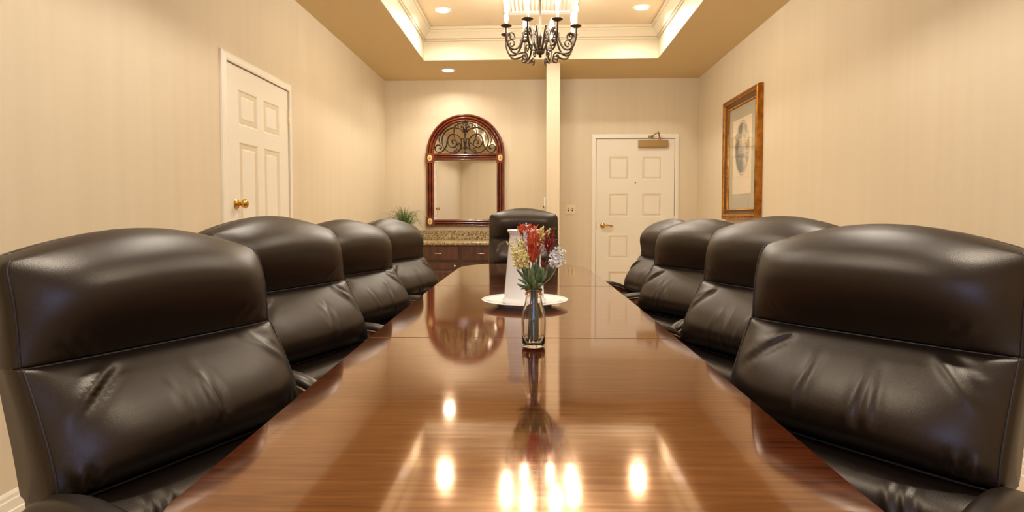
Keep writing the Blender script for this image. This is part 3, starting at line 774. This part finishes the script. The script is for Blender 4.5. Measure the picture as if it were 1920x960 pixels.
    for k in range(5):
        q = 2*pi*k/5+.3; dx, dy = cos(q), sin(q)
        lg = MB().tube(spline([(dx*.02, .27+dy*.02, .125), (dx*.14, .27+dy*.14, .120), (dx*.27, .27+dy*.27, .075)], 5), [.026]*4+[.022]*4+[.018]*3, 10, ).build('base_leg', M_plastic, t, smooth=True)
        MB().lathe([(0,-.02), (.024,-.02), (.027,-.014), (.027,.014), (.024,.02), (0,.02)], 16, (dx*.28, .27+dy*.28, .0275), 'x').build('caster', M_plastic, lg, smooth=True, auto=40)
    for o in t.children:
        kind = o.name.split('.')[0]
        if kind == 'arm': o.location.z = min(dz, .712/K-.682)-arm_drop
        elif kind != 'base_leg': o.location.z = dz
    return t
G = 'black leather conference chairs'
make_chair('black leather high-back chair at the left front, nearest the camera', (-.725,1.136), 66.4, .815, 1, 11, G, arm_drop=.018)
make_chair('black leather chair second from the camera on the left side, by the left door', (-.749,1.791), 68.5, .840, 1, 22, G)
make_chair('black leather chair third from the camera on the left side of the table', (-.730,2.441), 70.4, .825, 1, 33, G)
make_chair('black leather chair farthest on the left side, in front of the grass plant', (-.719,3.178), 73.0, .825, 1, 44, G)
make_chair('black leather high-back chair at the right front, nearest the camera', (.660,1.209), 128.2, .823, -1, 55, G, arm_drop=.018)
make_chair('black leather chair second from the camera on the right side, under the gilt picture', (.682,1.833), 115.7, .840, -1, 66, G, .965)
make_chair('black leather chair third from the camera on the right side of the table', (.684,2.638), 119.3, .827, -1, 77, G)
make_chair('black leather chair farthest on the right side, in front of the panelled door', (.678,3.318), 103.0, .825, -1, 88, G)
make_chair('black leather chair at the far head of the table, facing the camera', (-.087,4.350), 2.3, .900, 1, 99, G, 1.0)

# ------------------------------------------------------------------ plate, carafe, vase and flowers
TZ = .762
tag(MB().lathe([(0,.004), (.070,.004), (.078,0), (.090,0), (.094,.006), (.128,.015), (.147,.019), (.1475,.0205), (.146,.0215), (.125,.018), (.096,.010), (.085,.0075), (0,.0075)], 64, (-.036,1.995,TZ)).build('plate', M_porc, smooth=True, auto=60), 'round white plate on the table under the white carafe', 'plate')
t = thing('carafe', 'tall tapered white carafe standing on the plate', 'carafe', (-.038, 1.995, TZ+.0076))
MB().lathe([(0,0), (.070,0), (.075,.004), (.075,.012), (.069,.017), (.068,.022), (.0655,.06), (.060,.12), (.0545,.18), (.0495,.225), (.050,.235), (.057,.243), (.059,.247), (.056,.250), (.047,.246), (.044,.235), (.044,.20), (0,.20)], 48).build('body', M_white, t, smooth=True, auto=60)
VX, VY = -.004, 1.352
t = thing('glass_vase', 'small clear glass milk bottle used as a flower vase', 'vase', (VX, VY, TZ))
MB().lathe([(0,0), (.022,0), (.0255,.003), (.0265,.008), (.0275,.03), (.0282,.060), (.0272,.074), (.0235,.090), (.0195,.106), (.0182,.116), (.0182,.119), (.0200,.121), (.0200,.125), (.0184,.126), (.0184,.129), (.0198,.131), (.0196,.136), (.0178,.137), (.0165,.136), (.0165,.118), (.0178,.105), (.0218,.089), (.0254,.073), (.0264,.060), (.0257,.03), (.0245,.011), (.020,.008), (0,.0075)], 48).build('bottle', M_glass, t, smooth=True, auto=60)
MB().lathe([(0,.0085), (.0195,.0090), (.0236,.0125), (.0242,.022), (0,.022)], 40).build('water', M_water, t, smooth=True, auto=40)

rnd = random.Random(7)
def V(px, pz, dy=0): return Vector((px, dy, pz))   # metres relative to vase foot
def stem_from(top, r=.0016, foot=None, n=6):
    f0 = foot or Vector((rnd.uniform(-.014,.014), rnd.uniform(-.012,.012), .012))
    nk = Vector((max(-.010, min(.010, top.x*.22)), max(-.010, min(.010, top.y*.3)), .132))
    return spline([f0, (f0+nk)*.5+Vector((0,0,.004)), nk, (nk+top)*.5+Vector(((top.x-nk.x)*.08,0,-.004)), top], n)
def flower(name, label, group): return thing(name, label, 'flower', (VX, VY, TZ), 0, group)
GF = 'cut flowers in the glass vase'
def red_bloom(top, rx_, rz_, n, m, label, seed, thin=.0010):
    q = random.Random(seed); t = flower('red_flower', label, GF)
    MB().tube(stem_from(top), .0017, 6).build('stem', M_stem, t, smooth=True)
    b = MB()
    for k in range(n):
        a = q.uniform(0, 2*pi); v = q.uniform(-.2,1); rr = sqrt(max(0, 1-v*v*.7))*q.uniform(.45,1.2)
        e = top+Vector((rx_*rr*cos(a), rx_*rr*sin(a), rz_*(.5+v)*.8))
        c = top+Vector((rx_*.35*cos(a), rx_*.35*sin(a), rz_*q.uniform(0,.6)))
        mid = (c+e)*.5+Vector((q.uniform(-.3,.3)*rx_, q.uniform(-.3,.3)*rx_, q.uniform(0,.25)*rz_))
        p = spline([top+Vector((0,0,q.uniform(-.1,.2)*rz_)), c, mid, e], 3); b.tube(p, [thin*(1.3-.8*i/(len(p)-1)) for i in range(len(p))], 4)
    o = b.build('bloom', m, t, smooth=True); o['kind'] = 'stuff'
def blob_spray(name, top, branches, m, label, seed, nb=26, r=.0022, spread=.004, stemm=None):
    q = random.Random(seed); t = flower(name, label, GF)
    s = MB(); s.tube(stem_from(top), .0014, 6); b = MB()
    for e in branches:
        base = top+Vector((0,0,-.004)); p = spline([base, (base+e)*.5+Vector((q.uniform(-.004,.004), q.uniform(-.004,.004), 0)), e], 5); s.tube(p, .0006, 4)
        for k in range(nb):
            f_ = q.uniform(.12,1); i = min(len(p)-1, int(f_*(len(p)-1))); sp_ = spread*(1.25-f_*.8)
            b.ball(p[i]+Vector((q.gauss(0,sp_), q.gauss(0,sp_), q.gauss(0,sp_*.8))), r*q.uniform(.6,1.2)*(1.15-.4*f_), 5, 4)
    s.build('stem', stemm or M_stem, t, smooth=True); o = b.build('bloom', m, t, smooth=True); o['kind'] = 'stuff'
red_bloom(V(-.002,.200,-.004), .021, .072, 130, M_red, 'large orange-red spiky flower in the middle of the vase bouquet', 1)
red_bloom(V(-.026,.262,.004), .012, .020, 70, M_red, 'small orange-red flower at the upper left of the bouquet', 2)
red_bloom(V(.034,.222,.0), .027, .046, 26, M_dred, 'dark red branching flower on the right of the bouquet', 3, .0012)
red_bloom(V(.022,.186,-.010), .009, .014, 20, M_dred, 'small dark red sprig low in the bouquet above the leaves', 5, .0009)
blob_spray('yellow_flower', V(-.026,.190,-.006), [V(-.052,.236,-.006), V(-.062,.246,0), V(-.040,.252,-.004), V(-.030,.262,0), V(-.024,.246,-.010), V(-.034,.225,-.012), V(-.022,.226,-.012), V(-.014,.215,-.012), V(-.042,.215,-.006)], M_yel, 'pale yellow feathery flower spray on the left of the bouquet', 6, 80, .0028, .0058)
blob_spray('yellow_flower', V(.012,.235,.006), [V(.022,.283,.006), V(.016,.278,.004), V(.030,.268,.006), V(.012,.262,.004), V(.036,.274,.006)], M_yel, 'pale yellow flower spray at the top right of the bouquet', 7, 48, .0029, .0052)
blob_spray('white_flower', V(-.014,.245,.006), [V(-.016,.286,.004), V(-.020,.276,.004), V(-.010,.272,.006), V(-.028,.276,.004)], M_wfl, 'white flower spike at the top of the bouquet', 8, 44, .0032, .0046)
blob_spray('white_flower', V(.046,.195,-.002), [V(.040+.006*i, .220+.006*((i*5) % 4), -.006+.004*(i % 3)) for i in range(6)]+[V(.068,.206,-.004), V(.073,.199,0), V(.060,.203,-.006)], M_wfl, 'cluster of tiny white filler flowers on the right of the bouquet', 9, 44, .0026, .0048)
blob_spray('white_flower', V(.014,.225,.010), [V(.016,.250,.008), V(.024,.246,.008), V(.006,.254,.010), V(-.006,.246,.012), V(.030,.238,.006)], M_wfl, 'small white flowers behind the orange-red flower', 10, 40, .0038, .0052)
def leaf(parent, base, tip, w, bend=Vector((0,0,0)), m=M_leaf, nrm=Vector((0,-1,0))):
    p = spline([base, (base+tip)*.5+bend, tip], 6); b = MB(); vs = []; n = len(p)
    for i in range(n):
        tg = (p[min(i+1, n-1)]-p[max(i-1, 0)]).normalized(); s = tg.cross(nrm).normalized(); nn = s.cross(tg); f_ = i/(n-1)
        ww = w*(sin(pi*min(1, f_**.75*.97+.03)))**.8*.5+.0003
        for k, lift in ((-1,.25), (0,-.1), (1,.25)): vs.append(p[i]+s*ww*k+nn*ww*lift)
        for k, lift in ((1,.25), (0,-.1), (-1,.25)): vs.append(p[i]+s*ww*k+nn*(ww*lift-.0005))
    fs = []
    for i in range(n-1):
        for k in range(6): fs.append((i*6+k, i*6+(k+1) % 6, (i+1)*6+(k+1) % 6, (i+1)*6+k))
    fs += [tuple(range(6)), tuple((n-1)*6+k for k in range(6))]
    obj('leaf', vs, fs, m, parent, smooth=True)
def leaf_sprig(label, leaves, top):
    t = flower('leaf_sprig', label, GF); t['category'] = 'leaf sprig'
    MB().tube(stem_from(top), .0014, 6).build('stem', M_stem, t, smooth=True)
    for (bx, bz, by, tx, tz, ty, w) in leaves: leaf(t, V(bx,bz,by), V(tx,tz,ty), w*.78, Vector((rnd.uniform(-.003,.003), -.004, rnd.uniform(0,.004))))
leaf_sprig('green leafy sprig leaning left out of the vase', [(-.006,.140,-.006,-.040,.182,-.012,.012), (-.008,.142,-.010,-.036,.160,-.016,.010), (-.008,.136,-.008,-.038,.148,-.014,.009), (-.010,.136,-.012,-.030,.136,-.020,.008), (-.006,.145,-.010,-.022,.192,-.014,.013), (-.006,.14,-.012,-.013,.188,-.018,.011), (-.008,.150,-.006,-.032,.196,-.008,.011), (-.006,.134,-.014,-.016,.152,-.022,.010)], V(-.012,.150,-.004))
leaf_sprig('broad green leafy sprig upright in the middle of the vase', [(.004,.155,-.010,.006,.202,-.018,.017), (.006,.140,-.012,.014,.190,-.018,.015), (.010,.150,-.010,.022,.188,-.012,.018), (.002,.132,-.014,.004,.158,-.022,.012), (.004,.134,-.012,.020,.150,-.020,.010), (.0,.14,-.012,-.004,.172,-.020,.011), (.008,.145,-.008,.032,.176,-.014,.011), (.006,.15,-.006,.028,.198,-.008,.012), (.0,.150,-.014,-.002,.196,-.020,.012)], V(.004,.160,-.004))
BL = ['long pale grass blade arching furthest right of the bouquet', 'pale grass blade pointing to the upper right, the tallest of the blades', 'green grass blade ending among the tiny white flowers', 'green grass blade rising under the dark red flower', 'short pale grass blade close to the broad leaves', 'green grass blade ending lowest of the blades on the right']
for i, (tx, tz, ty) in enumerate(((.060,.200,-.004), (.052,.236,.0), (.064,.216,.002), (.042,.205,-.006), (.035,.196,-.006), (.047,.190,-.004))):
    tp = V(tx, tz, ty); p = stem_from(tp)
    o = MB().tube(p, [.0014]*(len(p)-4)+[.0012,.0010,.0008,.0005], 5).build('grass_blade', M_pale if i in (0,1,4) else M_grass, smooth=True); o.location = (VX, VY, TZ)
    tag(o, BL[i], 'grass blade', 'grass blades in the vase')
